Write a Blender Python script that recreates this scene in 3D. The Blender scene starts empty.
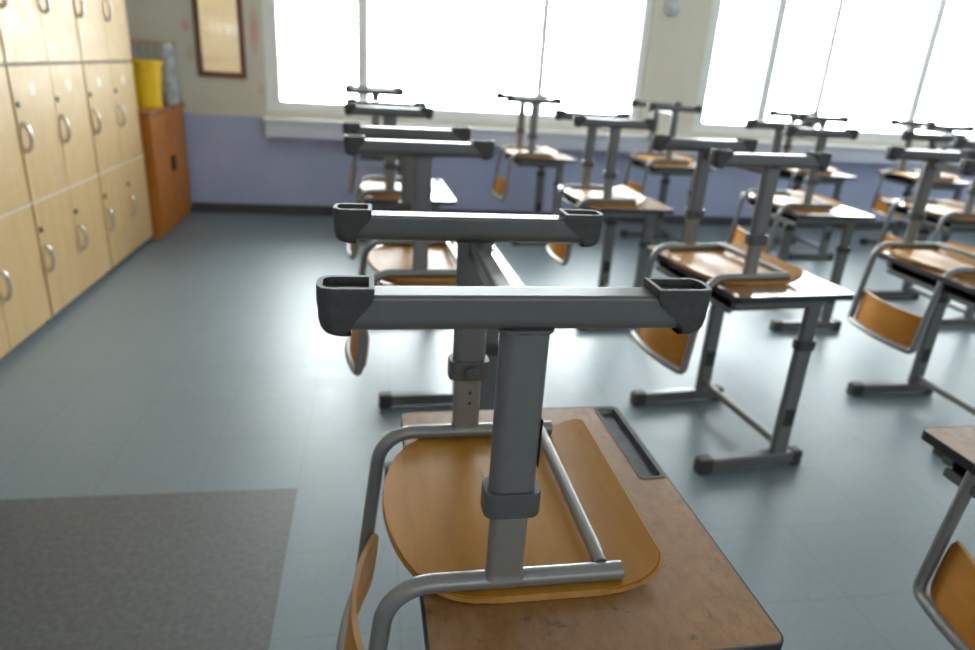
import bpy, bmesh, math, random
from mathutils import Vector, Matrix
random.seed(7)
S = bpy.context.scene
C = S.collection
R = math.radians

# ------------------------------------------------------------------ materials
def new_mat(name):
    m = bpy.data.materials.new(name); m.use_nodes = True
    nt = m.node_tree
    return m, nt, nt.nodes['Principled BSDF']

def N(nt, t, **kw):
    n = nt.nodes.new(t)
    for k, v in kw.items():
        if k in n.inputs: n.inputs[k].default_value = v
        else: setattr(n, k, v)
    return n

def ramp(nt, fac, stops):
    r = nt.nodes.new('ShaderNodeValToRGB')
    els = r.color_ramp.elements
    while len(els) < len(stops): els.new(0.5)
    for e, (p, c) in zip(els, stops):
        e.position = p; e.color = (*c, 1) if len(c) == 3 else c
    nt.links.new(fac, r.inputs['Fac'])
    return r.outputs['Color']

def mixc(nt, fac, a, b, mode='MIX'):
    n = nt.nodes.new('ShaderNodeMix'); n.data_type = 'RGBA'; n.blend_type = mode
    for sock, v in ((n.inputs[0], fac), (n.inputs[6], a), (n.inputs[7], b)):
        if hasattr(v, 'links'): nt.links.new(v, sock)
        elif isinstance(v, (tuple, list)): sock.default_value = (*v, 1) if len(v) == 3 else v
        else: sock.default_value = v
    return n.outputs[2]

def math_n(nt, op, a, b=None, c=None):
    n = nt.nodes.new('ShaderNodeMath'); n.operation = op
    for i, v in enumerate((a, b, c)):
        if v is None: continue
        if hasattr(v, 'links'): nt.links.new(v, n.inputs[i])
        else: n.inputs[i].default_value = v
    return n.outputs[0]

def coords(nt, scale=(1, 1, 1), loc=(0, 0, 0)):
    tc = nt.nodes.new('ShaderNodeTexCoord'); mp = nt.nodes.new('ShaderNodeMapping')
    mp.inputs['Scale'].default_value = scale; mp.inputs['Location'].default_value = loc
    nt.links.new(tc.outputs['Object'], mp.inputs['Vector'])
    return mp.outputs['Vector']

def noise(nt, vec, scale, detail=4, rough=.5):
    n = N(nt, 'ShaderNodeTexNoise', Scale=scale, Detail=detail, Roughness=rough)
    nt.links.new(vec, n.inputs['Vector'])
    return n.outputs['Fac']

def bump(nt, b, h, strength, dist=.002):
    n = N(nt, 'ShaderNodeBump', Strength=strength, Distance=dist)
    nt.links.new(h, n.inputs['Height']); nt.links.new(n.outputs['Normal'], b.inputs['Normal'])

def painted(name, col, rough=.4, metal=0., var=.12, scale=30, coat=0.):
    m, nt, b = new_mat(name)
    v = coords(nt); f = noise(nt, v, scale, 5, .6)
    lo = tuple(c * (1 - var) for c in col); hi = tuple(min(1, c * (1 + var)) for c in col)
    nt.links.new(ramp(nt, f, [(.3, lo), (.7, hi)]), b.inputs['Base Color'])
    nt.links.new(ramp(nt, noise(nt, v, scale * .6, 3), [(.3, (rough * .96,) * 3), (.7, (min(1, rough * 1.04),) * 3)]), b.inputs['Roughness'])
    b.inputs['Metallic'].default_value = metal
    b.inputs['Coat Weight'].default_value = coat
    return m

def wood(name, dark, mid, light, axis='y', rough=.35, coat=.3, coat_r=.2, stains=0., grain=1., spec=.5, streak=0.):
    m, nt, b = new_mat(name)
    sc = {'y': (9, .9, 9), 'x': (.9, 9, 9), 'z': (9, 9, .9), 's': (16, 8, 16)}[axis]
    v = coords(nt, sc)
    g = noise(nt, v, 3.0 * grain, 6, .62)
    v2 = coords(nt, tuple(s * 3 for s in sc))
    g2 = noise(nt, v2, 5.0 * grain, 3, .5)
    col = ramp(nt, g, [(.28, dark), (.5, mid), (.74, light)])
    col = mixc(nt, .22, col, ramp(nt, g2, [(.35, dark), (.65, light)]), 'MIX')
    if stains:
        v3 = coords(nt)
        s = noise(nt, v3, 22, 6, .7)
        col = mixc(nt, ramp(nt, s, [(.60, (0, 0, 0)), (.68, (stains,) * 3)]), col, tuple(c * .35 for c in dark))
        s2 = noise(nt, coords(nt, (1, 1, 1), (3, 1, 2)), 6, 5, .6)
        col = mixc(nt, ramp(nt, s2, [(.45, (0, 0, 0)), (.7, (.35, .35, .35))]), col, tuple(c * .75 for c in mid))
        s3 = noise(nt, coords(nt, (30, 200, 30), (1, 2, 3)), 1.2, 2, .5)
        col = mixc(nt, ramp(nt, s3, [(.70, (0, 0, 0)), (.75, (stains * .5,) * 3)]), col, tuple(c * .4 for c in dark))
    if streak:
        s4 = noise(nt, coords(nt, (55, 9, 55) if axis == 'y' else (9, 55, 55), (5, 2, 1)), 1.0, 3, .6)
        col = mixc(nt, ramp(nt, s4, [(.66, (0, 0, 0)), (.75, (streak,) * 3)]), col, tuple(c * .3 for c in dark))
    nt.links.new(col, b.inputs['Base Color'])
    rr = noise(nt, coords(nt), 14, 4, .6)
    nt.links.new(ramp(nt, rr, [(.3, (rough * .8,) * 3), (.7, (min(1, rough * 1.25),) * 3)]), b.inputs['Roughness'])
    b.inputs['Coat Weight'].default_value = coat; b.inputs['Coat Roughness'].default_value = coat_r
    b.inputs['Specular IOR Level'].default_value = spec
    bump(nt, b, g2, .08, .001)
    return m

M = {}
M['steel'] = painted('grey_steel_paint', (.13, .132, .131), .30, .25, .05, 60)
M['post'] = painted('grey_post_paint', (.14, .143, .142), .36, .15, .05, 50)
M['insert'] = painted('inner_tube_paint', (.21, .198, .182), .38, .2, .05, 60)
M['tube'] = painted('tube_paint', (.24, .236, .228), .32, .4, .03, 60)
M['plastic'] = painted('dark_grey_plastic', (.040, .040, .039), .5, 0, .2, 90)
M['collar'] = painted('collar_plastic', (.08, .081, .08), .42, 0, .1, 90)
M['black'] = painted('black_plastic', (.016, .016, .017), .42, 0, .25, 40)
M['tray'] = painted('pen_tray_plastic', (.06, .063, .07), .2, 0, .25, 40)
M['shelf'] = painted('shelf_sheet', (.022, .022, .024), .5, .1, .2, 30)
M['seat'] = wood('seat_plywood', (.32, .128, .010), (.42, .180, .018), (.49, .225, .030), 'y', .5, .28, .33, streak=.6, grain=.5, spec=.2)
M['ply_edge'] = wood('plywood_edge', (.32, .14, .03), (.43, .21, .05), (.50, .27, .08), 'y', .5, .1)
M['back'] = wood('backrest_plywood', (.34, .115, .012), (.46, .18, .022), (.55, .235, .03), 'y', .5, .2, .3, grain=.6, spec=.2)
M['top'] = wood('desktop_laminate', (.20, .088, .027), (.275, .130, .044), (.335, .170, .064), 's', .5, .8, .16, stains=.8, grain=1.5, spec=.15)
M['locker'] = wood('locker_laminate', (.50, .32, .135), (.56, .37, .165), (.60, .41, .20), 'z', .5, .12, .35, grain=.6, spec=.35)
M['locker_gap'] = painted('locker_carcass', (.20, .14, .08), .6, 0, .15, 20)
M['cab'] = wood('orange_cabinet_wood', (.34, .105, .011), (.48, .155, .016), (.56, .20, .027), 'z', .5, .15, .3, spec=.3)
M['cab_top'] = wood('cabinet_top_wood', (.24, .07, .02), (.34, .11, .03), (.42, .16, .05), 'y', .3, .4, .2)
M['frame_wood'] = wood('mirror_frame_wood', (.10, .028, .014), (.16, .045, .022), (.20, .06, .03), 'z', .35, .4, .2)
M['rack_wood'] = wood('rack_wood', (.50, .30, .12), (.62, .40, .18), (.70, .48, .24), 'x', .5, 0)
M['chrome'] = painted('silver_handle', (.72, .72, .72), .25, .8, .05, 40)
M['lock'] = painted('lock_metal', (.08, .075, .07), .4, .6, .1, 40)
M['white_frame'] = painted('white_window_frame', (.78, .79, .78), .4, 0, .03, 10)
M['yellow'] = painted('yellow_plastic', (.95, .58, .004), .35, 0, .05, 10)
M['residue'] = painted('sticker_residue', (.55, .47, .36), .7, 0, .2, 80)
M['sticker'] = painted('white_sticker', (.80, .78, .74), .6, 0, .05, 40)
M['strip'] = painted('pale_edge_strip', (.66, .56, .42), .5, 0, .05, 40)
M['ceiling'] = painted('ceiling_paint', (.80, .80, .78), .8, 0, .03, 6)
M['basebd'] = painted('dark_baseboard', (.055, .06, .065), .45, 0, .15, 8)
M['ledge_top'] = painted('white_ledge', (.72, .72, .74), .4, 0, .04, 8)
M['lav'] = painted('lavender_paint', (.58, .60, .72), .5, 0, .05, 5)
M['fixture'] = painted('pale_fixture', (.55, .56, .58), .4, 0, .05, 20)

def mat_mirror():
    m, nt, b = new_mat('mirror_glass')
    b.inputs['Base Color'].default_value = (.86, .85, .80, 1); b.inputs['Metallic'].default_value = 1
    v = coords(nt, (12, 1, 1.2)); f = noise(nt, v, 3, 4, .6)
    nt.links.new(ramp(nt, f, [(.3, (.05,) * 3), (.7, (.13,) * 3)]), b.inputs['Roughness'])
    return m
M['mirror'] = mat_mirror()

def mat_glass():
    m = bpy.data.materials.new('window_glass'); m.use_nodes = True; nt = m.node_tree
    out = nt.nodes['Material Output']; nt.nodes.remove(nt.nodes['Principled BSDF'])
    t = N(nt, 'ShaderNodeBsdfTransparent'); t.inputs['Color'].default_value = (.96, .98, .97, 1)
    g = N(nt, 'ShaderNodeBsdfGlossy', Roughness=.03)
    fr = N(nt, 'ShaderNodeFresnel', IOR=1.3)
    mx = nt.nodes.new('ShaderNodeMixShader')
    nt.links.new(fr.outputs[0], mx.inputs[0]); nt.links.new(t.outputs[0], mx.inputs[1]); nt.links.new(g.outputs[0], mx.inputs[2])
    nt.links.new(mx.outputs[0], out.inputs['Surface'])
    return m
M['glass'] = mat_glass()

def mat_clear():
    m, nt, b = new_mat('cloudy_clear_plastic')
    v = coords(nt, (1, 1, 1)); f = noise(nt, v, 18, 4, .6)
    nt.links.new(ramp(nt, f, [(.35, (.42, .44, .46)), (.65, (.80, .82, .84))]), b.inputs['Base Color'])
    b.inputs['Roughness'].default_value = .2; b.inputs['Transmission Weight'].default_value = .45
    b.inputs['IOR'].default_value = 1.3
    return m
M['clear'] = mat_clear()

def mat_floor():
    m, nt, b = new_mat('vinyl_floor_tiles')
    tc = nt.nodes.new('ShaderNodeTexCoord')
    sp = nt.nodes.new('ShaderNodeSeparateXYZ'); nt.links.new(tc.outputs['Object'], sp.inputs[0])
    X, Y = sp.outputs['X'], sp.outputs['Y']
    T = .315
    def seam(c, off):
        a = math_n(nt, 'SUBTRACT', c, off); a = math_n(nt, 'DIVIDE', a, T); a = math_n(nt, 'FRACT', a)
        a = math_n(nt, 'SUBTRACT', a, .5); a = math_n(nt, 'ABSOLUTE', a)
        return math_n(nt, 'GREATER_THAN', a, .4945)
    sm = math_n(nt, 'MAXIMUM', seam(X, -.255), seam(Y, 1.945))
    cx = math_n(nt, 'FLOOR', math_n(nt, 'DIVIDE', math_n(nt, 'SUBTRACT', X, -.255), T))
    cy = math_n(nt, 'FLOOR', math_n(nt, 'DIVIDE', math_n(nt, 'SUBTRACT', Y, 1.945), T))
    cv = nt.nodes.new('ShaderNodeCombineXYZ'); nt.links.new(cx, cv.inputs[0]); nt.links.new(cy, cv.inputs[1])
    wn = nt.nodes.new('ShaderNodeTexWhiteNoise'); nt.links.new(cv.outputs[0], wn.inputs['Vector'])
    v = tc.outputs['Object']
    big = noise(nt, v, 1.6, 5, .6); fine = noise(nt, v, 60, 4, .65); mid = noise(nt, v, 9, 5, .6)
    col = ramp(nt, big, [(.25, (.135, .175, .198)), (.75, (.162, .204, .228))])
    col = mixc(nt, .25, col, ramp(nt, fine, [(.35, (.10, .137, .15)), (.65, (.20, .235, .252))]))
    col = mixc(nt, math_n(nt, 'MULTIPLY', wn.outputs['Value'], .12), col, (.12, .155, .168))
    pc = ramp(nt, fine, [(.36, (.052, .054, .053)), (.52, (.074, .075, .073)), (.70, (.105, .105, .102))])
    pc = mixc(nt, ramp(nt, mid, [(.62, (0, 0, 0)), (.70, (.35,) * 3)]), pc, (.13, .127, .123))
    inp = math_n(nt, 'MULTIPLY', math_n(nt, 'LESS_THAN', X, -.255), math_n(nt, 'LESS_THAN', Y, 1.945))
    col = mixc(nt, inp, col, pc)
    inner = math_n(nt, 'MULTIPLY', inp, .75)
    col = mixc(nt, math_n(nt, 'MULTIPLY', sm, math_n(nt, 'SUBTRACT', .45, math_n(nt, 'MULTIPLY', inner, .55))), col, (.07, .085, .085))
    nt.links.new(col, b.inputs['Base Color'])
    rr = ramp(nt, mid, [(.25, (.40,) * 3), (.75, (.46,) * 3)])
    rr = mixc(nt, math_n(nt, 'MULTIPLY', inp, .6), rr, (.55,) * 3)
    nt.links.new(rr, b.inputs['Roughness'])
    b.inputs['Specular IOR Level'].default_value = 1.0
    bump(nt, b, mid, .05, .002)
    return m
M['floor'] = mat_floor()

def mat_wall(name, dado, marks=False):
    m, nt, b = new_mat(name)
    tc = nt.nodes.new('ShaderNodeTexCoord')
    sp = nt.nodes.new('ShaderNodeSeparateXYZ'); nt.links.new(tc.outputs['Object'], sp.inputs[0])
    v = tc.outputs['Object']
    f = noise(nt, v, 3, 5, .6)
    up = ramp(nt, f, [(.3, (.62, .59, .49)), (.7, (.67, .64, .54))])
    lo = ramp(nt, f, [(.3, (.38, .42, .62)), (.7, (.43, .47, .67))])
    if marks:
        def blob(cx, cz, rx, rz, s):
            a = math_n(nt, 'DIVIDE', math_n(nt, 'SUBTRACT', sp.outputs['X'], cx), rx)
            c = math_n(nt, 'DIVIDE', math_n(nt, 'SUBTRACT', sp.outputs['Z'], cz), rz)
            d = math_n(nt, 'ADD', math_n(nt, 'MULTIPLY', a, a), math_n(nt, 'MULTIPLY', c, c))
            k = math_n(nt, 'SUBTRACT', 1, d); k = math_n(nt, 'MAXIMUM', k, 0)
            nn = noise(nt, v, 45, 3, .6)
            k = math_n(nt, 'MULTIPLY', k, math_n(nt, 'MULTIPLY', nn, s))
            return math_n(nt, 'MINIMUM', k, .8)
        for bb in ((-.955, 1.47, .045, .20, 1.1), (-1.24 + .0, .9, .001, .001, 0), (-1.47, 1.47, .04, .05, .9), (-1.45, 1.27, .05, .07, .6), (-.93, 1.02, .04, .05, .5)):
            if bb[4] > 0: up = mixc(nt, blob(*bb), up, (.62, .10, .09))
    col = mixc(nt, math_n(nt, 'LESS_THAN', sp.outputs['Z'], dado), up, lo)
    nt.links.new(col, b.inputs['Base Color'])
    b.inputs['Roughness'].default_value = .5
    bump(nt, b, noise(nt, v, 40, 4, .6), .08, .003)
    return m
M['wall'] = mat_wall('two_tone_wall_paint', .81)
M['wall_far'] = mat_wall('two_tone_wall_paint_marked', .81, True)

# ------------------------------------------------------------------ mesh helpers
def weigh(o):
    """face-area weighted normals, so bevelled flat faces stay flat"""
    md = o.modifiers.new('w', 'WEIGHTED_NORMAL'); md.keep_sharp = True; md.weight = 100
    dg = bpy.context.evaluated_depsgraph_get(); dg.update()
    me = bpy.data.meshes.new_from_object(o.evaluated_get(dg)); o.modifiers.clear()
    old = o.data; o.data = me; nm = old.name; bpy.data.meshes.remove(old); me.name = nm

def obj(name, bm, mat, parent=None, smooth=35, extra=None):
    me = bpy.data.meshes.new(name)
    bmesh.ops.recalc_face_normals(bm, faces=bm.faces)
    bm.to_mesh(me); bm.free()
    me.materials.append(mat)
    if extra:
        for x in extra: me.materials.append(x)
    for p in me.polygons: p.use_smooth = True
    me.set_sharp_from_angle(angle=R(smooth))
    o = bpy.data.objects.new(name, me); C.objects.link(o)
    weigh(o)
    if parent: o.parent = parent
    return o

def tag(o, label, cat, group=None):
    o['label'] = label; o['category'] = cat
    if group: o['group'] = group
    return o

def empty(name, loc, rz=0):
    o = bpy.data.objects.new(name, None); C.objects.link(o)
    o.empty_display_size = .1
    o.location = loc; o.rotation_euler = (0, 0, R(rz)); return o

def dup(root, loc, rz):
    r = root.copy(); C.objects.link(r); r.location = loc; r.rotation_euler = (0, 0, R(rz))
    for ch in list(root.children):
        c = ch.copy(); C.objects.link(c); c.parent = r
        for g in list(ch.children):
            d = g.copy(); C.objects.link(d); d.parent = c
    return r

def box(bm, x0, x1, y0, y1, z0, z1, bev=0., seg=2):
    vs = [bm.verts.new((x, y, z)) for x in (x0, x1) for y in (y0, y1) for z in (z0, z1)]
    fs = [(0, 1, 3, 2), (4, 6, 7, 5), (0, 4, 5, 1), (2, 3, 7, 6), (0, 2, 6, 4), (1, 5, 7, 3)]
    faces = [bm.faces.new([vs[i] for i in f]) for f in fs]
    if bev:
        es = set()
        for f in faces: es.update(f.edges)
        bmesh.ops.bevel(bm, geom=list(es), offset=bev, segments=seg, affect='EDGES', profile=.5)
    return bm

def BX(*a, **k): return box(bmesh.new(), *a, **k)

def loft(bm, rings, cap0=True, cap1=True, closed=True):
    rv = [[bm.verts.new(p) for p in r] for r in rings]
    n = len(rv[0])
    for a, b in zip(rv, rv[1:]):
        for i in range(n if closed else n - 1):
            j = (i + 1) % n
            bm.faces.new((a[i], a[j], b[j], b[i]))
    if cap0: bm.faces.new(rv[0][::-1])
    if cap1: bm.faces.new(rv[-1])
    return bm

def rrect(w, h, r, seg=5):
    """rounded rectangle centred on 0, list of (u,v); r may be 4 radii (++,-+,--,+-)"""
    rs = r if isinstance(r, (tuple, list)) else (r,) * 4
    out = []
    for (sx, sy, a0), q in zip(((1, 1, 0), (-1, 1, 90), (-1, -1, 180), (1, -1, 270)), rs):
        cx, cy = sx * (w / 2 - q), sy * (h / 2 - q)
        for i in range(seg + 1):
            a = R(a0 + 90 * i / seg); out.append((cx + q * math.cos(a), cy + q * math.sin(a)))
    return out

def fillet(pts, rad, n=8):
    out = [Vector(pts[0])]
    for i in range(1, len(pts) - 1):
        p, a, b = Vector(pts[i]), Vector(pts[i - 1]), Vector(pts[i + 1])
        r = rad[i - 1] if isinstance(rad, (list, tuple)) else rad
        if r <= 0: out.append(p); continue
        d1 = (a - p); d2 = (b - p)
        ang = d1.angle(d2); t = r / math.tan(ang / 2)
        t = min(t, d1.length * .49, d2.length * .49)
        p1 = p + d1.normalized() * t; p2 = p + d2.normalized() * t
        rr = t * math.tan(ang / 2)
        c = p + (d1.normalized() + d2.normalized()).normalized() * (rr / math.sin(ang / 2))
        v1, v2 = p1 - c, p2 - c
        th = v1.angle(v2)
        for k in range(n + 1):
            s = k / n
            if th < 1e-4: out.append(p1.lerp(p2, s)); continue
            out.append(c + (v1 * math.sin((1 - s) * th) + v2 * math.sin(s * th)) / math.sin(th))
    out.append(Vector(pts[-1])); return out

def sweep(bm, path, prof, up=Vector((0, 0, 1)), caps=True):
    """sweep a closed 2D profile [(u,v)] along the path, parallel transported"""
    path = [Vector(p) for p in path]
    n = len(path); rings = []
    t0 = (path[1] - path[0]).normalized()
    if abs(t0.dot(up)) > .95: up = Vector((0, 1, 0))
    u = t0.cross(up).normalized()
    prev = t0
    for i in range(n):
        if i == 0: t = t0
        elif i == n - 1: t = (path[-1] - path[-2]).normalized()
        else: t = ((path[i + 1] - path[i]).normalized() + (path[i] - path[i - 1]).normalized()).normalized()
        ax = prev.cross(t)
        if ax.length > 1e-7:
            u = Matrix.Rotation(prev.angle(t), 3, ax.normalized()) @ u
        u = (u - t * u.dot(t)).normalized(); v = u.cross(t).normalized()
        rings.append([path[i] + u * a + v * b for a, b in prof]); prev = t
    return loft(bm, rings, caps, caps)

def circ(r, n=14): return [(r * math.cos(2 * math.pi * i / n), r * math.sin(2 * math.pi * i / n)) for i in range(n)]
def TUBE(path, r, n=14): return sweep(bmesh.new(), path, circ(r, n))

def cyl(bm, c, ax, r, h, n=20, bev=0):
    c = Vector(c); ax = Vector(ax).normalized()
    s = [(0, r - bev), (bev, r), (h - bev, r), (h, r - bev)] if bev else [(0, r), (h, r)]
    up = Vector((0, 0, 1)) if abs(ax.z) < .9 else Vector((1, 0, 0))
    u = ax.cross(up).normalized(); v = ax.cross(u)
    rings = [[c + ax * t + (u * math.cos(2 * math.pi * i / n) + v * math.sin(2 * math.pi * i / n)) * q for i in range(n)] for t, q in s]
    return loft(bm, rings)

def post_bm(cx, cy, w, d, r, z0, z1, flare=0):
    """vertical oval-section post"""
    bm = bmesh.new(); rings = []
    zs = [z0, z1] if not flare else [z0, z0 + flare, z0 + 2.5 * flare, z1]
    for i, z in enumerate(zs):
        k = (.006, .003, 0, 0)[i] if flare else 0
        rings.append([(cx + u, cy + v, z) for u, v in rrect(w + k, d + k, r + k / 2)])
    return loft(bm, rings)

def cap_bm(sign, xi_t, xi_b, xo, w, ztop, zbot, pocket=True, half_r=.016):
    """moulded end cap of a foot bar: plan outlines stacked from bottom to top, hollow at the top"""
    bm = bmesh.new()
    H = ztop - zbot
    def ring(xi, xo_, z, wy, inset=0):
        pts = []; r = max(.002, min(half_r, wy) - inset); n = 6
        xa, xb, w_ = xi + inset, xo_ - inset, wy - inset
        pts.append((xa, -w_))
        for k in range(n + 1):
            a = R(-90 + 90 * k / n); pts.append((xb - r + r * math.cos(a), -w_ + r + r * math.sin(a)))
        for k in range(n + 1):
            a = R(90 * k / n); pts.append((xb - r + r * math.cos(a), w_ - r + r * math.sin(a)))
        pts.append((xa, w_))
        return [(sign * x, y, z) for x, y in pts]
    d = xi_b - xi_t
    lv = [(0, 1.0, -.020, -.007), (.025, 1.0, -.012, -.003), (.08, 1.0, -.007, -.0005), (.17, .93, -.0035, 0), (.34, .72, -.0012, 0), (.5, .45, -.001, 0), (.66, .16, 0, 0), (.80, .03, 0, .0005), (.97, 0, 0, .001), (1., 0, -.001, .0004)]
    rings = [ring(xi_t + d * f, xo + dx, zbot + H * t, w + dw) for t, f, dx, dw in lv]
    if pocket:
        rings.append(ring(xi_t, xo - .001, ztop, w, .0055))
        rings.append(ring(xi_t, xo - .001, ztop - .013, w, .0065))
    return loft(bm, rings)

# ------------------------------------------------------------------ the school chair, built upside down (z = 0 is the desk top it lies on)
HP = .196           # half distance between the two side frames
def make_chair(name):
    t = empty(name, (0, 0, 0))
    # --- seat plywood
    bm = bmesh.new(); nx, ny = 30, 26; th = .0115
    xb, xf, hw = -.158, .233, .216
    def half(x):
        if x < -.02:
            q = (x - -.02) / (xb + .02); return hw * (max(0, 1 - q ** 2.3)) ** .5
        if x > xf - .037:
            q = (x - (xf - .037)) / .037; return hw - .037 + .037 * (max(0, 1 - q * q)) ** .5
        return hw
    def zz(x, y):
        q = max(0, 1 - (y / .19) ** 2)
        z = .012 * q * math.exp(-((x + .01) / .095) ** 2)
        if x > .152: z += .036 * ((x - .152) / (xf - .152)) ** 1.7
        if x < -.10: z += .006 * ((-.10 - x) / .06) ** 2
        return z
    xs = [xb + (xf - xb) * (.5 - .5 * math.cos(math.pi * i / nx)) for i in range(nx + 1)]
    xs[0] += .0012; xs[-1] -= .0004
    top, bot = [], []
    for x in xs:
        h = half(x); T_, B_ = [], []
        for j in range(ny + 1):
            y = h * (2 * j / ny - 1); z = zz(x, y); e = .001
            n_ = Vector((-(zz(x + e, y) - zz(x - e, y)) / (2 * e), -(zz(x, y + e) - zz(x, y - e)) / (2 * e), 1)).normalized() * th
            B_.append(bm.verts.new((x, y, z))); T_.append(bm.verts.new((x + n_.x, y + n_.y, z + n_.z)))
        top.append(T_); bot.append(B_)
    for i in range(nx):
        for j in range(ny):
            bm.faces.new((top[i][j], top[i + 1][j], top[i + 1][j + 1], top[i][j + 1]))
            bm.faces.new((bot[i][j], bot[i][j + 1], bot[i + 1][j + 1], bot[i + 1][j]))
    rim = []
    for j in range(ny): rim.append((top[0][j], top[0][j + 1], bot[0][j + 1], bot[0][j])); rim.append((top[nx][j + 1], top[nx][j], bot[nx][j], bot[nx][j + 1]))
    for i in range(nx): rim.append((top[i + 1][0], top[i][0], bot[i][0], bot[i + 1][0])); rim.append((top[i][ny], top[i + 1][ny], bot[i + 1][ny], bot[i][ny]))
    rf = [bm.faces.new(f) for f in rim]
    for f in rf: f.material_index = 1
    rs = set(rf)
    es = [e for e in bm.edges if len([f for f in e.link_faces if f in rs]) == 1]
    bmesh.ops.bevel(bm, geom=es, offset=.002, segments=2, affect='EDGES')
    obj('seat', bm, M['seat'], t, 40, [M['ply_edge']])
    # --- continuous bent tube: rail, upright, bowed bar, upright, rail
    zr, r = .0245, .0130
    half_path = [(.167, -HP, zr), (-.155, -HP, zr), (-.197, -HP, -.330)]
    bow = [(-.197 - .030 * (1 - (y / HP) ** 2), y, -.330) for y in (-.15, -.10, -.05, 0, .05, .10, .15)]
    pts = half_path + bow + [(x, -y, z) for x, y, z in half_path[::-1]]
    rad = [.068, .045] + [.3] * len(bow) + [.045, .068]
    bm = TUBE(fillet(pts, rad, 9), r, 16)
    obj('tube_frame', bm, M['tube'], t, 50)
    # rubber-free flattened front cross tube
    bm = sweep(bmesh.new(), [(.139, -HP + .008, .030), (.139, -HP + .04, .034), (.139, 0, .034), (.139, HP - .04, .034), (.139, HP - .008, .030)], circ(.0105, 14))
    obj('cross_tube', bm, M['tube'], t, 50)
    # --- backrest plywood
    bm = bmesh.new(); nv, nz = 24, 8; tk = .010
    za, zb, hb = -.322, -.183, .187
    def bx(y, z):
        up = -.155 - .119 * (zr - .068 - z) - .008
        return up + .0225 - .047 * (1 - (y / HP) ** 2)
    F, B = [], []
    for j in range(nz + 1):
        z = za + (zb - za) * j / nz
        e = abs(2 * j / nz - 1); hh = hb - (.014 * max(0, (e - .6) / .4) ** 2)
        F.append([bm.verts.new((bx(hh * (2 * i / nv - 1), z) + tk / 2, hh * (2 * i / nv - 1), z)) for i in range(nv + 1)])
        B.append([bm.verts.new((bx(hh * (2 * i / nv - 1), z) - tk / 2, hh * (2 * i / nv - 1), z)) for i in range(nv + 1)])
    for j in range(nz):
        for i in range(nv):
            bm.faces.new((F[j][i], F[j][i + 1], F[j + 1][i + 1], F[j + 1][i]))
            bm.faces.new((B[j][i], B[j + 1][i], B[j + 1][i + 1], B[j][i + 1]))
    rf = []
    for i in range(nv): rf.append(bm.faces.new((F[0][i + 1], F[0][i], B[0][i], B[0][i + 1]))); rf.append(bm.faces.new((F[nz][i], F[nz][i + 1], B[nz][i + 1], B[nz][i])))
    for j in range(nz): rf.append(bm.faces.new((F[j][0], F[j + 1][0], B[j + 1][0], B[j][0]))); rf.append(bm.faces.new((F[j + 1][nv], F[j][nv], B[j][nv], B[j + 1][nv])))
    for f in rf: f.material_index = 1
    rs = set(rf)
    es = [e for e in bm.edges if len([f for f in e.link_faces if f in rs]) == 1]
    bmesh.ops.bevel(bm, geom=es, offset=.002, segments=2, affect='EDGES')
    obj('backrest', bm, M['back'], t, 40, [M['ply_edge']])
    # --- two legs with feet
    for s in (-1, 1):
        y = s * HP
        leg = obj('leg', post_bm(0, y, .059, .034, .0160, .155, .392), M['post'], t, 40)
        obj('leg_insert', post_bm(0, y, .049, .025, .009, zr + r - .006, .20, .004), M['insert'], leg, 40)
        bm = bmesh.new()
        rings = [[(u * k, v * k + y, z) for u, v in rrect(.0735, .045, .014)] for z, k in ((.124, .96), (.126, 1), (.1715, 1), (.1735, .96), (.1735, .80), (.168, .78))]
        rings = [[(u * k, v * k + y, z) for u, v in rrect(.0735, .045, .014)] for z, k in ((.138, .965), (.1405, 1), (.171, 1), (.1735, .965))]
        loft(bm, rings); obj('collar', bm, M['collar'], leg, 40)
        bm = bmesh.new(); yk = y - s * .021
        cyl(bm, (.004, yk, .156), (0, -s, 0), .0125, .014, 20, .002)
        cyl(bm, (.004, yk - s * .013, .156), (0, -s, 0), .008, .004, 14, .001)
        obj('knob', bm, M['collar'], leg, 40)
        bm = bmesh.new()
        for z in (.109, .088): cyl(bm, (.004, y - s * .0120, z), (0, -s, 0), .0032, .0008, 12)
        obj('adjusting_hole', bm, M['black'], leg, 40)
        # foot bar
        prof = rrect(.040, .044, (.005, .005, .018, .018), 7)
        bm = loft(bmesh.new(), [[(x, y + u, .412 + v) for u, v in prof] for x in (-.222, .206)])
        foot = obj('foot', bm, M['steel'], t, 40)
        bm = cap_bm(1, .147, .185, .217, .0238, .4435, .387); bmesh.ops.translate(bm, verts=bm.verts, vec=(0, y, 0)); obj('foot_cap', bm, M['plastic'], foot, 40)
        bm = cap_bm(-1, .172, .200, .233, .0238, .4435, .387); bmesh.ops.translate(bm, verts=bm.verts, vec=(0, y, 0)); obj('foot_cap', bm, M['plastic'], foot, 40)
        # weld bead where the post meets the bar
        bm = bmesh.new()
        ring = rrect(.063, .034, .012, 8)
        rings = []
        for z, k in ((.3918, 1.06), (.389, 1.05), (.3865, 1.0)): rings.append([(u * k + random.uniform(-.0005, .0005), v * k + y + random.uniform(-.0004, .0004), z + random.uniform(-.0006, .0006)) for u, v in ring])
        loft(bm, rings); obj('weld', bm, M['post'], leg, 60)
    bm = sweep(bmesh.new(), [(.002, -HP + .012, .378), (.002, HP - .012, .378)], rrect(.026, .030, .007))
    obj('stretcher', bm, M['steel'], t, 40)
    return t

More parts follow.
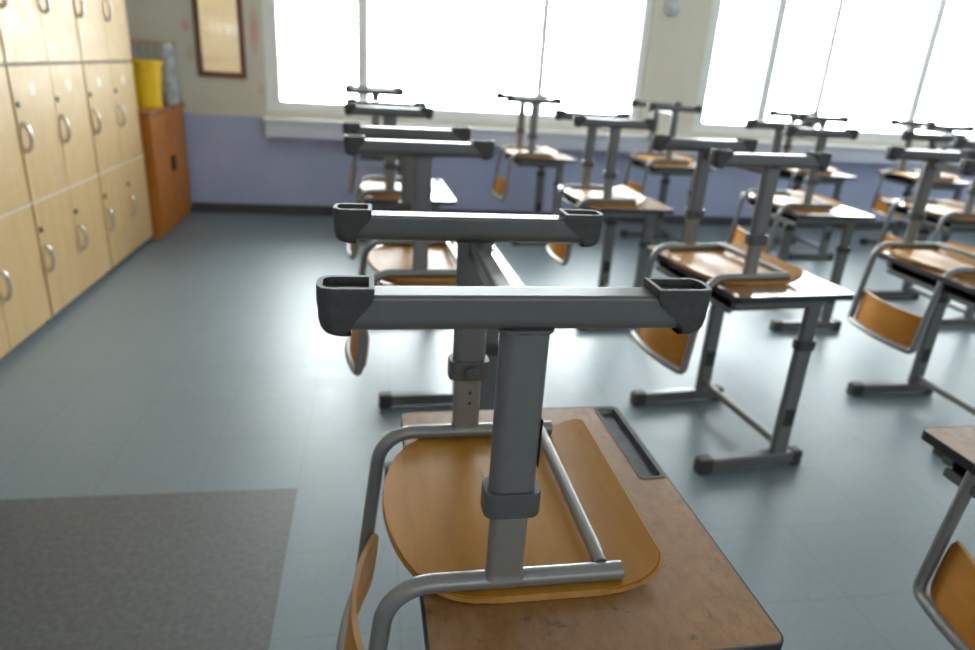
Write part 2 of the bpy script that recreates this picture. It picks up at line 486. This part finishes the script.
# ------------------------------------------------------------------ the school desk (z = 0 is the floor)
DT = .676; DW, DL = .232, .322
def make_desk(name):
    t = empty(name, (0, 0, 0))
    bm = loft(bmesh.new(), [[(u, v, z) for u, v in rrect(2 * DW - .007, 2 * DL - .007, .016, 6)] for z in (DT - .019, DT - .0005, DT)])
    top = obj('desktop', bm, M['top'], t, 40)
    tx0, tx1, ty0, ty1 = .178, .2255, .052, .3135
    cut = obj('cut', BX(tx0, tx1, ty0, ty1, DT - .015, DT + .05), M['top'])
    md = top.modifiers.new('b', 'BOOLEAN'); md.object = cut; md.operation = 'DIFFERENCE'; md.solver = 'EXACT'
    dg = bpy.context.evaluated_depsgraph_get(); dg.update()
    me = bpy.data.meshes.new_from_object(top.evaluated_get(dg)); top.modifiers.clear()
    top.data = me
    for p in me.polygons: p.use_smooth = True
    me.set_sharp_from_angle(angle=R(40)); weigh(top)
    bpy.data.objects.remove(cut, do_unlink=True)
    # black edging all round
    bm = bmesh.new(); n = None
    o_ = rrect(2 * DW, 2 * DL, .019, 6); i_ = rrect(2 * DW - .007, 2 * DL - .007, .0155, 6)
    loops = [(i_, DT - .020), (o_, DT - .020), (o_, DT - .001), (rrect(2 * DW - .002, 2 * DL - .002, .018, 6), DT + .0002), (i_, DT + .0002)]
    rings = [[bm.verts.new((u, v, z)) for u, v in L] for L, z in loops]
    n = len(rings[0])
    for a, b in zip(rings, rings[1:] + rings[:1]):
        for i in range(n): bm.faces.new((a[i], a[(i + 1) % n], b[(i + 1) % n], b[i]))
    obj('edge_band', bm, M['black'], top, 40)
    # pen tray let into the top
    bm = bmesh.new()
    def rr(g, z): return [((tx0 + tx1) / 2 + u, (ty0 + ty1) / 2 + v, z) for u, v in rrect(tx1 - tx0 + g, ty1 - ty0 + g, .006, 4)]
    loft(bm, [rr(-.002, DT - .0145), rr(-.002, DT + .0002), rr(.002, DT + .0002), rr(.002, DT + .0012), rr(-.011, DT + .0012), rr(-.013, DT - .004), rr(-.020, DT - .011)])
    obj('pen_tray', bm, M['tray'], top, 40)
    # open book shelf under the top
    bm = bmesh.new()
    box(bm, -.200, .150, -.252, .252, .606, .609, .0005, 1)
    box(bm, .147, .150, -.252, .252, .608, .664)
    for s in (-1, 1): box(bm, -.195, .150, s * .2505 - .0015, s * .2505 + .0015, .608, .664)
    shelf = obj('book_shelf', bm, M['shelf'], t, 30)
    obj('shelf_lip', sweep(bmesh.new(), [(-.203, -.255, .608), (-.203, .255, .608)], rrect(.013, .020, .004)), M['steel'], shelf, 40)
    for s in (-1, 1):
        y = s * .263
        bm = sweep(bmesh.new(), [(-.200, y, .642), (.150, y, .642)], rrect(.024, .044, .005))
        obj('side_rail', bm, M['steel'], t, 40)
        leg = obj('leg', post_bm(.12, y, .066, .034, .013, .050, .470, .004), M['post'], t, 40)
        obj('leg_insert', post_bm(.12, y, .057, .027, .010, .43, .664), M['steel'], leg, 40)
        bm = loft(bmesh.new(), [[(.12 + u * k, y + v * k, z) for u, v in rrect(.075, .045, .014)] for z, k in ((.462, .96), (.465, 1), (.493, 1), (.496, .96))])
        obj('collar', bm, M['plastic'], leg, 40)
        bm = bmesh.new(); cyl(bm, (.12, y - s * .020, .479), (0, -s, 0), .013, .016, 18, .002); obj('knob', bm, M['plastic'], leg, 40)
        obj('cover_plate', BX(.097, .143, y - .0185, y + .0185, .165, .235, .004), M['black'], leg, 40)
        bm = loft(bmesh.new(), [[(x, y + u, .032 + v) for u, v in rrect(.044, .046, (.006, .006, .004, .004))] for x in (-.185, .200)])
        foot = obj('foot', bm, M['steel'], t, 40)
        for sg, xi, xo in ((1, .180, .220), (-1, .165, .217)):
            bm = bmesh.new(); rg = []
            for dx, k in ((xi, 1), (xo - .012, 1), (xo - .004, .93), (xo, .80)):
                rg.append([(sg * dx, y + u * k, .0295 + (v * k if v > 0 else v)) for u, v in rrect(.050, .059, (.009, .009, .004, .004))])
            loft(bm, rg); obj('foot_cap', bm, M['plastic'], foot, 40)
    obj('stretcher', sweep(bmesh.new(), [(.12, -.25, .083), (.12, .25, .083)], rrect(.024, .032, .008)), M['tube'], t, 40)
    return t

# placements: chair (x of leg, y of middle, turn), desk (x, y, turn), labels
SETS = [
 # key      chair x,y,rz            desk x,y,rz           chair label / desk label
 ('a1', 0.000, (.168, .904, .7), (.288, .904, 1.2),
  'sharp nearest upturned grey chair with plywood seat, on the brown desk in front',
  'nearest brown desk with black edging, pen tray and worn top, close to the camera'),
 ('a2', 0.006, (.130, 2.275, 3), (.238, 2.245, 2),
  'upturned chair on second desk of the left row, directly behind the sharp front chair',
  'second desk of the left row, mostly hidden behind the sharp front chair'),
 ('a3', 0.004, (.070, 3.67, 1), (.165, 3.72, 2),
  'upturned chair third in the left row, small pale seat seen above nearer foot bars',
  'third desk of the left row, a bright sliver of top past the chair posts'),
 ('a4', 0.008, (.0, 5.44, 0), (.09, 5.45, 0),
  'farthest chair of the left row, thin foot bar against the bright left window',
  'last desk of the left row, nearest the left window'),
 ('b0', 0.000, (1.35, .79, 1), (1.388, .788, 1),
  'blurred chair at lower right corner, only grey back tube and orange backrest showing',
  'desk cut off by the right edge, brown corner with thick black edging showing'),
 ('b1', 0.018, (1.240, 2.240, 6), (1.342, 2.235, 6),
  'upturned chair on the glossy desk right of centre, first behind the front desk',
  'glossy desk right of centre standing whole on two grey T feet'),
 ('b2', 0.008, (1.20, 3.60, 0), (1.312, 3.635, 2),
  'upturned chair in the middle, between the centre desk and the small desk by the wall',
  'middle desk of the centre row with pale top, behind the front foot bars'),
 ('b3', 0.012, (1.165, 5.36, 2), (1.285, 5.43, 2),
  'small far upturned chair under the left window, orange backrest hanging at left',
  'small far desk under the left window, standing alone against the lavender wall'),
 ('c1', 0.000, (2.350, 2.42, 0), (2.412, 2.27, 1),
  'upturned chair at right edge with large orange backrest hanging over open floor',
  'desk at right edge with dark open shelf, above the big orange backrest'),
 ('c2', 0.012, (2.36, 3.62, 2), (2.475, 3.60, 1),
  'upturned chair behind the glossy desk, on the desk with brilliant white triangular glare',
  'desk with brilliant white top behind and right of the glossy centre desk'),
 ('c3', 0.014, (2.26, 5.30, -1), (2.33, 5.25, 1),
  'far upturned chair in front of the cream pillar between the windows',
  'far desk in front of the cream pillar between the windows'),
 ('d3', -0.008, (3.38, 3.60, 1), (3.50, 3.66, 1),
  'upturned chair near right edge, orange backrest just above the big backrest',
  'desk near right edge, half hidden behind grey chair posts'),
 ('d4', 0.008, (3.37, 5.10, 1), (3.49, 5.14, 1),
  'far upturned chair under the right window, directly beyond the brilliant white desk',
  'far desk under the right window, its pale pointed corner just beyond the brilliant white desk'),
 ('e4', -0.010, (4.48, 5.10, 1), (4.60, 5.16, 1),
  'farthest right upturned chair with small orange backrest against the lavender wall',
  'far right desk with pinkish top close to the lavender wall'),
]
desk0 = make_desk('school_desk'); chair0 = make_chair('school_chair')
for i, (k, dz, c, d, cl, dl) in enumerate(SETS):
    dk = desk0 if i == 0 else dup(desk0, (d[0], d[1], 0), d[2])
    dk.location = (d[0], d[1], 0); dk.rotation_euler = (0, 0, R(d[2])); dk.scale.z = (DT + dz) / DT; tag(dk, dl, 'desk', 'school desks in rows')
    ch = chair0 if i == 0 else dup(chair0, (c[0], c[1], DT + dz + .0013), c[2])
    ch.location = (c[0], c[1], DT + dz + .0013); ch.rotation_euler = (0, 0, R(c[2])); ch.scale.x = 1.0 if k in ('a1', 'a2', 'b0') else .96; tag(ch, cl, 'chair', 'chairs turned upside down on the desks')

# a torn dark label on the near post of the front chair
front_leg = [o for o in chair0.children if o.name.split('.')[0] == 'leg'][0]
bm = bmesh.new(); box(bm, .0290, .0303, -HP - .010, -HP + .009, .205, .272, .0003, 1)
obj('torn_label', bm, M['black'], front_leg)
bm = bmesh.new()
for i in range(7): box(bm, .0302, .0306, -HP - .008 + .001 * (i % 3), -HP + .007 - .002 * (i % 2), .212 + i * .008, .2145 + i * .008)
obj('label_print', bm, M['collar'], front_leg)

# ------------------------------------------------------------------ room shell
YF, XL, XR, YB, ZC = 6.06, -2.08, 7.6, -3.2, 2.75
def struct(o): o['kind'] = 'structure'; return o
struct(obj('floor', BX(XL - .2, XR + .2, YB - .2, YF + .25, -.1, 0), M['floor']))
struct(obj('ceiling', BX(XL - .2, XR + .2, YB - .2, YF + .25, ZC, ZC + .1), M['ceiling']))
W1 = (-.885, 2.345, .86, 2.35); W2 = (2.868, 7.3, .86, 2.35)
bm = bmesh.new(); a, b_ = YF, YF + .22
box(bm, XL - .2, W1[0], a, b_, 0, ZC); box(bm, W1[1], W2[0], a, b_, W1[2], W1[3]); box(bm, W2[1], XR + .2, a, b_, 0, ZC)
box(bm, W1[0], W2[1], a, b_, 0, W1[2]); box(bm, W1[0], W2[1], a, b_, W1[3], ZC)
struct(obj('wall_far', bm, M['wall_far']))
struct(obj('wall_left', BX(XL - .2, XL, YB, YF, 0, ZC), M['wall']))
struct(obj('wall_right', BX(XR, XR + .2, YB, YF, 0, ZC), M['wall']))
K = [(-1.2, 1.4), (2.0, 4.6), (5.0, 7.2)]; kz0, kz1 = 1.0, 2.3
bm = bmesh.new(); xs = [XL - .2] + [v for k in K for v in k] + [XR + .2]
for i in range(0, len(xs), 2): box(bm, xs[i], xs[i + 1], YB - .2, YB, 0, ZC)
for k in K: box(bm, k[0], k[1], YB - .2, YB, 0, kz0); box(bm, k[0], k[1], YB - .2, YB, kz1, ZC)
struct(obj('wall_near', bm, M['wall']))
struct(obj('baseboard_far', BX(XL, XR, YF - .018, YF, 0, .085, .004), M['basebd']))
bm = BX(W1[0] - .01, XR, YF - .11, YF, .665, .79, .006)
struct(obj('trim_1', bm, M['lav']))
bm = BX(W1[0] - .025, XR, YF - .125, YF + .02, .79, .815, .006)
struct(obj('trim_2', bm, M['ledge_top']))

def window(name, W, y, bars, thin, depth=.08):
    x0, x1, z0, z1 = W; bm = bmesh.new()
    box(bm, x0, x1, y, y + depth, z0, z0 + .085, .004); box(bm, x0, x1, y, y + depth, z1 - .06, z1, .004)
    box(bm, x0, x0 + .105, y, y + depth, z0 + .07, z1 - .055, .004); box(bm, x1 - .075, x1, y, y + depth, z0 + .07, z1 - .055, .004)
    f = struct(obj(name, bm, M['white_frame']))
    for x in bars: obj('window_bar', BX(x - .045, x + .045, y + .005, y + depth - .01, z0 + .07, z1 - .055, .003), M['white_frame'], f)
    for x in thin: obj('window_bar', BX(x - .03, x + .03, y + .03, y + depth - .02, z0 + .07, z1 - .055, .002), M['white_frame'], f)
    e = sorted([x0 + .07] + list(bars) + list(thin) + [x1 - .07])
    for p, q in zip(e, e[1:]): obj('pane', BX(p, q, y + .044, y + .048, z0 + .07, z1 - .055), M['glass'], f)
window('window_1', W1, YF + .03, [-.105], [1.42])
window('window_2', W2, YF + .03, [3.545, 5.115], [4.12, 6.2])
for i, k in enumerate(K): window('window_%d' % (i + 3), (k[0], k[1], kz0, kz1), YB - .12, [(k[0] + k[1]) / 2], [])

# ------------------------------------------------------------------ lockers along the left wall
XLK = -1.59
LK_LABEL = ['left bank of tan lockers, the unit cut off by the left edge of the view',
            'middle tan locker unit, between the cut off unit and the last one',
            'last tan locker unit, the farthest one beside the orange cabinet']
zt = [.03, .604, 1.212, 1.82]
for u, y0 in enumerate((2.60, 3.435, 4.27)):
    y1 = y0 + .832
    t = empty('locker_unit', (XLK - .23, (y0 + y1) / 2, 0)); tag(t, LK_LABEL[u], 'locker', 'tan locker units')
    inv = Matrix.Translation((-(XLK - .23), -(y0 + y1) / 2, 0))
    def P(name, bm, mat, par, **k):
        bmesh.ops.transform(bm, matrix=inv, verts=bm.verts); return obj(name, bm, mat, par, **k)
    bm = bmesh.new()
    box(bm, -2.06, XLK - .021, y0, y1, .03, 1.85)
    P('carcass', bm, M['locker_gap'], t)
    P('plinth', BX(-2.05, XLK - .03, y0 + .01, y1 - .01, 0, .03), M['basebd'], t)
    P('top_board', BX(-2.06, XLK + .004, y0 + .001, y1 - .001, 1.824, 1.85, .002), M['locker'], t)
    bm = bmesh.new()
    for yy in (y0, y1 - .006): box(bm, -2.06, XLK - .0205, yy, yy + .006, .03, 1.824)
    P('side_panel', bm, M['locker'], t)
    bm = bmesh.new()
    for z in (zt[1],): box(bm, XLK - .02, XLK + .0035, y0 + .007, y1 - .007, z - .005, z + .005, .001)
    P('edge_strip', bm, M['strip'], t)
    for r in range(3):
        for c in range(2):
            ya = y0 + .008 + c * .410; yb = ya + .4065
            d = P('door', BX(XLK - .019, XLK, ya, yb, zt[r] + .0075, zt[r + 1] - .0075, .0025), M['locker'], t)
            zc = zt[r] + .285
            hp = [(XLK - .002 + .028 * math.sin(math.pi * q / 12) ** .8, ya + .038, zc + .010 - .062 * math.cos(math.pi * q / 12)) for q in range(13)]
            P('handle', sweep(bmesh.new(), hp, rrect(.020, .010, .004), Vector((1, 0, 0))), M['chrome'], d)
            bm = bmesh.new(); cyl(bm, (XLK - .001, ya + .028, zt[r] + .44), (1, 0, 0), .014, .008, 16, .001)
            P('lock', bm, M['lock'], d)
            if (u + r + c) % 2 == 0:
                bm = bmesh.new(); zq = zt[r] + .06 + .02 * c; yq = ya + .24
                for q in ((yq, yq + .10, zq, zq + .004), (yq, yq + .10, zq + .09, zq + .094), (yq + .096, yq + .10, zq, zq + .09), (yq, yq + .004, zq + .05, zq + .09)): box(bm, XLK - .0002, XLK + .0003, *q)
                P('tape_residue', bm, M['residue'], d)
            if r == 1 and u > 0:
                bm = bmesh.new(); cyl(bm, (XLK - .0002, ya + .19, zt[r] + .50), (1, 0, 0), .03, .0006, 18); P('round_sticker', bm, M['strip'], d)

# ------------------------------------------------------------------ orange cabinet in the corner and what stands on it
x0, x1, y0, y1, h = -2.06, -1.535, 5.125, 6.02, .895
t = empty('wooden_cabinet', (-1.8, 5.57, 0)); tag(t, 'low orange brown wooden cabinet in the corner beside the lockers', 'cabinet')
inv = Matrix.Translation((1.8, -5.57, 0))
def P(name, bm, mat, par, **k):
    bmesh.ops.transform(bm, matrix=inv, verts=bm.verts); return obj(name, bm, mat, par, **k)
P('body', BX(x0, x1 - .02, y0, y1, 0, h - .028, .003), M['cab'], t)
P('cabinet_top', BX(x0, x1 + .012, y0 - .012, y1 + .01, h - .028, h, .005), M['cab_top'], t)
for i in range(2):
    ya = y0 + .012 + i * .436; d = P('door', BX(x1 - .02, x1, ya, ya + .432, .06, h - .038, .003), M['cab'], t)
    bm = bmesh.new()
    for q in ((ya + .05, ya + .054, .12, h - .10), (ya + .378, ya + .382, .12, h - .10), (ya + .05, ya + .382, .12, .124), (ya + .05, ya + .382, h - .104, h - .10)): box(bm, x1 - .001, x1 + .003, *q, .001, 1)
    P('panel_moulding', bm, M['cab'], d)
    yk = ya + (.40 if i == 0 else .032)
    P('handle', BX(x1, x1 + .016, yk - .008, yk + .008, .43, .54, .003), M['lock'], d)

H0 = .895
# yellow bucket
bx_, by_ = -1.665, 5.52
t = empty('plastic_bucket', (bx_, by_, H0)); tag(t, 'bright yellow plastic bucket standing on the orange cabinet', 'bucket')
n = 40
def rings(spec): return [[(r * math.cos(2 * math.pi * i / n), r * math.sin(2 * math.pi * i / n), z) for i in range(n)] for r, z in spec]
obj('bucket_body', loft(bmesh.new(), rings([(.108, 0), (.113, .004), (.130, .27), (.132, .31), (.127, .31), (.125, .27), (.108, .008)])), M['yellow'], t)
obj('bucket_rim', loft(bmesh.new(), rings([(.131, .285), (.143, .283), (.146, .312), (.139, .320), (.125, .318), (.125, .30)]), False, False), M['yellow'], t)
# clear plastic container
t = empty('plastic_container', (-1.565, 5.80, H0)); tag(t, 'tall cloudy clear plastic container right of the yellow bucket', 'container')
obj('container_body', loft(bmesh.new(), rings([(.050, 0), (.058, .01), (.056, .10), (.060, .12), (.056, .20), (.060, .22), (.057, .37), (.045, .40)])), M['clear'], t)
obj('container_lid', loft(bmesh.new(), rings([(.047, .401), (.049, .404), (.049, .438), (.044, .442)])), M['fixture'], t)
# slatted rack against the wall
t = empty('slatted_rack', (-1.76, 5.99, H0)); tag(t, 'pale slatted rack with wooden top rail behind the yellow bucket', 'rack')
obj('top_rail', BX(-.23, .23, -.014, .014, 0.425, .453, .004), M['rack_wood'], t)
obj('bottom_rail', BX(-.23, .23, -.014, .014, 0, .028, .004), M['rack_wood'], t)
for k in range(8):
    x = -.21 + k * .06; obj('slat', BX(x - .008, x + .008, -.006, .006, 0.02, .43, .002), M['fixture'], t)

# framed mirror on the far wall
mx0, mx1, mz0, mz1 = -1.40, -1.03, 1.105, 1.93; fw = .042
t = empty('wall_mirror', ((mx0 + mx1) / 2, YF, mz0)); tag(t, 'tall mirror in a dark red brown wooden frame on the far wall', 'mirror')
hw = (mx1 - mx0) / 2; hh = mz1 - mz0
bm = bmesh.new()
for q in ((-hw, -hw + fw, 0, hh), (hw - fw, hw, 0, hh), (-hw + fw, hw - fw, 0, fw), (-hw + fw, hw - fw, hh - fw, hh)): box(bm, q[0], q[1], -.024, 0, q[2], q[3], .003)
obj('mirror_frame', bm, M['frame_wood'], t)
obj('mirror_glass', BX(-hw + fw - .004, hw - fw + .004, -.012, -.003, fw - .004, hh - fw + .004), M['mirror'], t)

# small pale fixture high on the pillar
t = empty('wall_fixture', (2.50, YF, 1.88)); tag(t, 'small pale round fixture high on the cream pillar between the windows', 'fixture')
bm = bmesh.new(); cyl(bm, (0, 0, 0), (0, -1, 0), .07, .03, 28, .006); obj('mounting_plate', bm, M['fixture'], t)
bm = bmesh.new(); cyl(bm, (0, -.028, -.01), (0, -1, -.25), .028, .10, 20, .006); obj('arm', bm, M['fixture'], t)

# ------------------------------------------------------------------ light: overcast daylight through the windows
w = bpy.data.worlds.new('daylight'); S.world = w; w.use_nodes = True
nt = w.node_tree; bg = nt.nodes['Background']
bg.inputs['Color'].default_value = (.93, .97, 1.0, 1); tc = nt.nodes.new('ShaderNodeTexCoord'); sx = nt.nodes.new('ShaderNodeSeparateXYZ'); nt.links.new(tc.outputs['Generated'], sx.inputs[0])
nt.links.new(math_n(nt, 'ADD', 8.3, math_n(nt, 'MULTIPLY', sx.outputs['Y'], 6.7)), bg.inputs['Strength'])   # the sky is brighter on the window side
def portal(name, x0, x1, y, z0, z1, ry):
    L = bpy.data.lights.new(name, 'AREA'); L.shape = 'RECTANGLE'; L.size = x1 - x0; L.size_y = z1 - z0
    L.cycles.is_portal = True
    o = bpy.data.objects.new(name, L); C.objects.link(o); o.location = ((x0 + x1) / 2, y, (z0 + z1) / 2); o.rotation_euler = (R(ry), 0, 0)
portal('window_portal', W1[0], W1[1], YF + .2, W1[2], W1[3], -90)
portal('window_portal', W2[0], W2[1], YF + .2, W2[2], W2[3], -90)

for k in K: portal('corridor_portal', k[0], k[1], YB - .18, kz0, kz1, 90)

# ------------------------------------------------------------------ camera
roll, pitch, yaw, fpx = 6.43821865e-02, 3.71356382e-01, 1.76279841e-01, 674.59
cp, sp, cy, sy = math.cos(pitch), math.sin(pitch), math.cos(yaw), math.sin(yaw)
f = Vector((sy * cp, cy * cp, -sp)); r0 = Vector((cy, -sy, 0)); u0 = r0.cross(f)
r_ = r0 * math.cos(roll) + u0 * math.sin(roll); u_ = -r0 * math.sin(roll) + u0 * math.cos(roll)
cd = bpy.data.cameras.new('camera'); cam = bpy.data.objects.new('camera', cd); C.objects.link(cam)
m = Matrix((r_, u_, -f)).transposed().to_4x4(); m.translation = (0, 0, 1.35); cam.matrix_world = m
cd.sensor_width = 36; cd.lens = fpx * 36 / 975; cd.clip_start = .02
cd.dof.use_dof = True; cd.dof.focus_distance = .84; cd.dof.aperture_fstop = 3.2; cd.dof.aperture_blades = 9
S.camera = cam
S.view_settings.view_transform = 'Standard'; S.view_settings.look = 'None'; S.view_settings.gamma = 1
S.view_settings.use_curve_mapping = False; S.view_settings.exposure = 0.72
S.cycles.use_denoising = True; S.cycles.max_bounces = 10; S.cycles.diffuse_bounces = 6; S.cycles.transparent_max_bounces = 12
